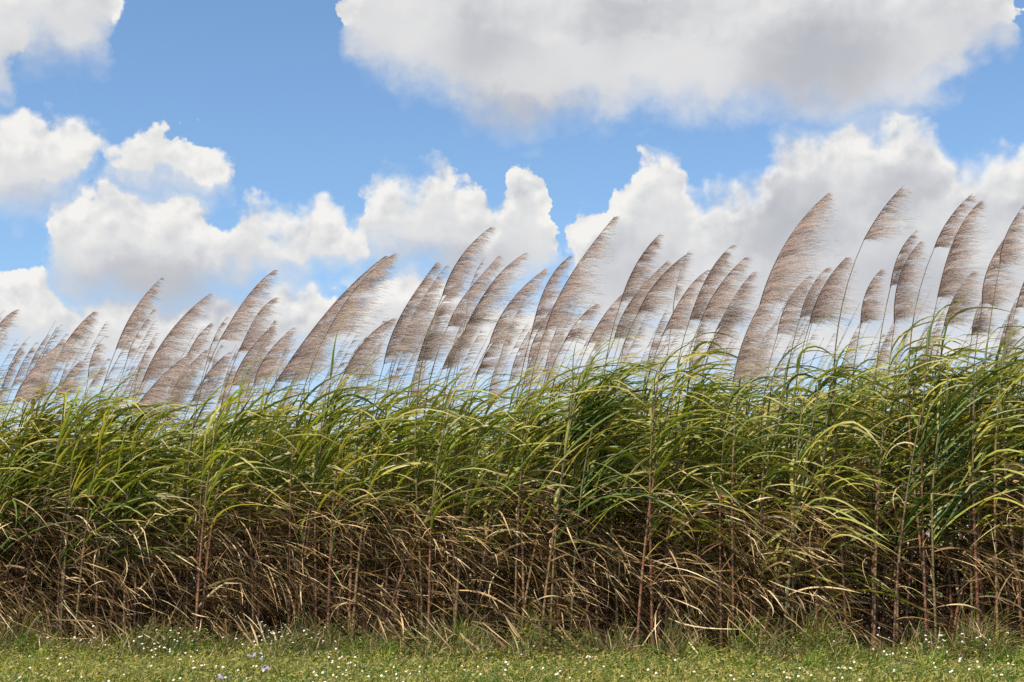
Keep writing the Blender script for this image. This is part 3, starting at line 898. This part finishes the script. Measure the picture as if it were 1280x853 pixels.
# ------------------------------------------------------------------ meadow strip in front of the cane
def grass():
    mb = MB()
    n = 100000
    x = rng.uniform(-9.5, 8.0, n); y0 = 11.6; f = front_y(x)
    fe = f - 1.75 + .75 * np.sin(x * 1.7 + 1) * np.sin(x * 4.3)
    y = fe - (fe - y0) * rng.random(n) ** .9
    cl = .5 + .5 * np.sin(x * 2.3 + 1.3 * np.sin(y * 1.9)) * np.sin(y * 2.9 + x * .7)
    L = rng.uniform(.03, .13, n) * (.35 + 1.2 * cl ** 2)
    b = np.stack([x, y, 0 * x], -1)
    az = rng.uniform(0, 6.28, n); ti = np.radians(rng.uniform(5, 60, n))
    d = np.stack([np.sin(ti) * np.cos(az), np.sin(ti) * np.sin(az), np.cos(ti)], -1)
    P = np.stack([b, b + d * (L * .55)[:, None], b + d * L[:, None] + np.stack([L * .22 * np.cos(az) + .15 * L, L * .22 * np.sin(az), -.12 * L], -1)], 1)
    SD = sides_of(P, rng.uniform(-1.5, 1.5, n), rng.uniform(-1.5, 1.5, n))
    HW = rng.uniform(.002, .0055, n)[:, None] * np.array([1, .85, .12])[None]
    patch = .5 + .5 * np.sin(x * 1.1 + 2 + 2 * np.sin(y * .8)) * np.sin(y * 1.7 + 1.5 * np.sin(x * 1.6))
    mb.ribbons(P, HW, SD, np.clip(.02 + .35 * patch + .62 * rng.random(n), 0, .99))
    # broad little weed leaves, thicker on the left
    n = 34000
    x = -9.5 + 17.5 * rng.random(n) ** 1.25; f = front_y(x); y = f + .1 - (f + .1 - y0) * rng.random(n)
    b = np.stack([x, y, rng.uniform(.02, .10, n)], -1)
    az = rng.uniform(0, 6.28, n); d = np.stack([np.cos(az), np.sin(az), rng.uniform(-.2, .8, n)], -1)
    L = rng.uniform(.015, .04, n)
    P = np.stack([b, b + d * (L * .5)[:, None], b + d * L[:, None] - np.array([0, 0, .004])], 1)
    SD = sides_of(P, rng.uniform(-.7, .7, n), rng.uniform(-.7, .7, n))
    mb.ribbons(P, L[:, None] * np.array([.12, .36, .06])[None], SD, .05 + .5 * rng.random(n))
    o = obj('meadow_grass', mb.mesh('meadow_grass', [M_GRASS]))
    tag(o, 'short green grass and tiny weeds in front of the cane', 'grass', kind='stuff')
grass()

def weeds():
    mb = MB()
    n = 19000
    x = rng.uniform(-9.5, 8.0, n)
    dn = rng.normal(-.85, .55, n)
    wide = np.interp(x, [-8, 0, 6], [1.5, 1.1, .8])
    y = front_y(x) + dn * wide
    cl = np.clip(.5 + .6 * np.sin(x * 1.9 + .4) * np.sin(x * 5.3 + 2) + .3 * np.sin(x * 11), .12, 1.1)
    L = rng.uniform(.10, .62, n) * (.18 + .95 * cl ** 1.6) * np.clip(1.3 + .5 * dn, .22, 1.2)
    b = np.stack([x, y, 0 * x], -1)
    az = rng.uniform(0, 6.28, n); ti = np.radians(np.abs(rng.normal(0, 20, n)))
    d0 = np.stack([np.sin(ti) * np.cos(az) + .05, np.sin(ti) * np.sin(az), np.cos(ti)], -1)
    P = paths(b, d0, L, 5, rng.uniform(0, .8, n), rng.uniform(.1, 1.4, n), .4)
    SD = sides_of(P, rng.uniform(-1.5, 1.5, n), rng.uniform(-1.5, 1.5, n))
    t = np.linspace(0, 1, 5)[None]
    mb.ribbons(P, rng.uniform(.002, .008, n)[:, None] * (1.05 - t ** 1.4), SD, rng.random(n))
    # leafy stems of flowering weeds
    n = 16000
    x = -9.5 + 17.5 * rng.random(n) ** 1.35; y = front_y(x) + rng.normal(-1.15, .5, n)
    hz = rng.uniform(.02, .32, n) * np.clip(.5 + .6 * np.sin(x * 2.7 + np.sin(x * 7)), .12, 1)
    b = np.stack([x, y, hz], -1)
    az = rng.uniform(0, 6.28, n); d = np.stack([np.cos(az), np.sin(az), rng.uniform(-.4, .6, n)], -1)
    L = rng.uniform(.02, .06, n)
    P = np.stack([b, b + d * (L * .5)[:, None], b + d * L[:, None] - np.array([0, 0, .006])], 1)
    SD = sides_of(P, rng.uniform(-1, 1, n), rng.uniform(-1, 1, n))
    mb.ribbons(P, L[:, None] * np.array([.1, .26, .04])[None], SD, .6 * rng.random(n))
    o = obj('field_edge_weeds', mb.mesh('field_edge_weeds', [M_WEED]))
    tag(o, 'ragged tall weeds and dry grass at the foot of the cane', 'weeds', kind='stuff')
weeds()

# taller green grass tufts at the foot of the cane
for (px, dn, sc_, lab) in [(575, -.35, 1.0, 'bright green grass tuft at the foot of the cane, left of the middle'), (655, -.2, 1.25, 'tall arching green grass tuft under the dark bent clump'),
                           (1010, -.3, 1.1, 'green grass tuft at the foot of the cane left of the dark hollow'), (1225, -.3, 1.1, 'green grass tuft at the foot of the cane near the right edge'),
                           (930, -.25, .9, 'small green grass tuft below the largest plume'), (405, -.3, .8, 'low green grass tuft among the white flowers')]:
    Y = front_at_px(px) + dn; X = at(px, 700, Y)[0]
    n = 70
    mb = MB()
    b = np.zeros((n, 3)); b[:, :2] = rng.normal(0, .07, (n, 2))
    az = rng.uniform(0, 6.28, n); ti = np.radians(rng.uniform(4, 32, n))
    d0 = np.stack([np.sin(ti) * np.cos(az), np.sin(ti) * np.sin(az), np.cos(ti)], -1)
    P = paths(b, d0, rng.uniform(.3, .75, n) * sc_, 7, rng.uniform(0, 1.6, n), rng.uniform(.6, 2.6, n), .3)
    SD = sides_of(P, rng.uniform(-1.2, 1.2, n), rng.uniform(-1.2, 1.2, n))
    t = np.linspace(0, 1, 7)[None]
    mb.ribbons(P, rng.uniform(.004, .008, n)[:, None] * (1.03 - t ** 1.6), SD, .2 + .5 * rng.random(n))
    tag(obj('grass_tuft', mb.mesh('grass_tuft', [M_GRASS]), loc=(X, Y, 0)), lab, 'grass tuft', 'green grass tufts at the foot of the cane')

def scattered_tufts():
    n = 60; mb = MB()
    tx = rng.uniform(-8, 7, n); ty = front_y(tx) - rng.uniform(.3, 2.6, n); ts = rng.uniform(.35, .95, n)
    m = 46; ii = np.repeat(np.arange(n), m)
    b = np.stack([tx[ii] + rng.normal(0, .07, n * m), ty[ii] + rng.normal(0, .07, n * m), 0 * tx[ii]], -1)
    az = rng.uniform(0, 6.28, n * m); ti = np.radians(rng.uniform(4, 42, n * m))
    d0 = np.stack([np.sin(ti) * np.cos(az), np.sin(ti) * np.sin(az), np.cos(ti)], -1)
    P = paths(b, d0, rng.uniform(.15, .5, n * m) * ts[ii], 6, rng.uniform(0, 1.6, n * m), rng.uniform(.4, 2.4, n * m), .3)
    SD = sides_of(P, rng.uniform(-1.2, 1.2, n * m), rng.uniform(-1.2, 1.2, n * m))
    t = np.linspace(0, 1, 6)[None]
    mb.ribbons(P, rng.uniform(.003, .006, n * m)[:, None] * (1.03 - t ** 1.6), SD, np.clip(.1 + .5 * rng.random(n)[ii] + .3 * rng.random(n * m), 0, .99))
    tag(obj('scattered_grass', mb.mesh('scattered_grass', [M_GRASS])), 'rough longer grass scattered along the verge before the cane', 'grass', kind='stuff')
scattered_tufts()

# ------------------------------------------------------------------ wild flowers
def flower_mesh(name, npet, rad, h, mat, heads=1, layers=1):
    mb = MB()
    for hd in range(heads):
        off = np.array([rng.normal(0, .03), rng.normal(0, .03), -abs(rng.normal(0, .03))]) if hd else np.zeros(3)
        top = np.array([.03 * rng.normal(), .02 * rng.normal(), h]) + off
        tt = np.linspace(0, 1, 5)[:, None]
        st = np.array([[0, 0, 0.0]]) * (1 - tt) + top * tt + np.array([.01, .01, 0]) * np.sin(tt * 3.1)
        mb.tubes(st[None], np.full((1, 5), .0014), 4, [.3], mat=0)
        face = nrm(np.array([rng.normal(0, .35), -.55 + rng.normal(0, .3), .8]))
        u = nrm(np.cross(face, [0, 0, 1.0])); v = np.cross(face, u)
        for ly in range(layers):
            for k in range(npet):
                a = 2 * math.pi * (k + .5 * ly) / npet + rng.normal(0, .08)
                dr = u * math.cos(a) + v * math.sin(a); sdv = -u * math.sin(a) + v * math.cos(a)
                r = rad * rng.uniform(.85, 1.1) * (1 - .3 * ly)
                P = np.stack([top + dr * r * .15, top + dr * r * .6 + face * .003 * (ly + 1), top + dr * r - face * .002 + face * .008 * ly])[None]
                mb.ribbons(P, np.array([[.15, .34, .18]]) * r * (1.0 if npet <= 6 else .5), np.repeat(sdv[None, None], 3, 1), [.5], mat=1)
        ring = np.array([math.cos(2 * math.pi * j / 6) for j in range(6)]), np.array([math.sin(2 * math.pi * j / 6) for j in range(6)])
        G = np.zeros((1, 3, 6, 3))
        for q_, (rr, hh_) in enumerate([(.26, 0), (.20, .12), (.02, .16)]):
            G[0, q_] = top + rad * rr * (u[None] * ring[0][:, None] + v[None] * ring[1][:, None]) + face * (.002 + rad * hh_)
        mb.grid(G, [.5], mat=2, closed=True)
    return mb.mesh(name, [M_STEM, mat, M_DISC])
FL = [flower_mesh('white_wildflower', 5, .0100 + .004 * rng.random(), h, M_PETAL) for h in (.10, .13, .16, .20, .30, .36, .42, .12, .15, .18)]
FSPOTS = []
def fl_zone(n, x0, x1, y0, y1):
    while n > 0:
        cx, cy, m_ = rng.uniform(x0, x1), rng.uniform(y0, y1), int(rng.integers(1, 6))
        for _ in range(m_):
            FSPOTS.append((cx + rng.normal(0, 14), cy + rng.normal(0, 6)))
        n -= m_
fl_zone(70, 0, 300, 795, 848); fl_zone(80, 290, 460, 778, 852); fl_zone(8, 305, 420, 768, 800)
fl_zone(70, 440, 1280, 826, 853); fl_zone(60, 980, 1280, 794, 850); fl_zone(24, 0, 1280, 838, 858); fl_zone(16, 560, 860, 815, 850); fl_zone(12, 100, 330, 775, 805)
for (px, py) in FSPOTS:
    k = int(rng.integers(0, len(FL)))
    hgt = (.10, .13, .16, .20, .30, .36, .42, .12, .15, .18)[k]
    if py < 800: k = 4 + k % 3; hgt = (.30, .36, .42)[k - 4]
    # stand it on the ground where its head is seen at this height, never inside the cane
    d = ray(px, py); Y = (CAM_H - hgt) / -d[2] * d[1] if d[2] < 0 else 99
    X = d[0] / d[1] * Y
    Ymax = front_y(X) + .05
    if Y > Ymax:
        Y = Ymax - rng.uniform(0, .3); X = d[0] / d[1] * Y
    if Y < 11.8: continue
    lab = ('tall-stemmed' if hgt > .25 else 'low' if hgt < .14 else 'middling') + ' small white wildflower ' + ('in the thick patch at the left of the verge' if px < 290 else 'in the cluster below the crossing pair of plumes' if px < 460 else 'in the sparse middle of the grass verge' if px < 960 else 'in the grass at the right of the verge')
    tag(obj('white_wildflower', FL[k], loc=(X, Y, 0), rz=rng.uniform(-.6, .6), sc=rng.uniform(.85, 1.15)), lab, 'flower', 'small white wildflowers in the verge')
for i, (px, py, lab) in enumerate([(319, 817, 'upper purple wildflower cluster behind the white flowers at left'), (330, 832, 'purple wildflower cluster, right-hand one of the low pair'), (281, 844, 'pale purple wildflower cluster standing apart on the left')]):
    h = .2; d = ray(px, py); Y = (CAM_H - h) / -d[2] * d[1]
    fr = front_y(d[0] / d[1] * Y)
    Y = min(Y, fr)
    tag(obj('purple_wildflower', flower_mesh('purple_wildflower', 8, .018, h, M_PURPLE, heads=5, layers=2), loc=(d[0] / d[1] * Y, Y, 0)), lab, 'flower', 'purple wildflowers in the verge')
print('objects', len(bpy.data.objects), 'tris', sum(len(m.polygons) for m in bpy.data.meshes) * 2)
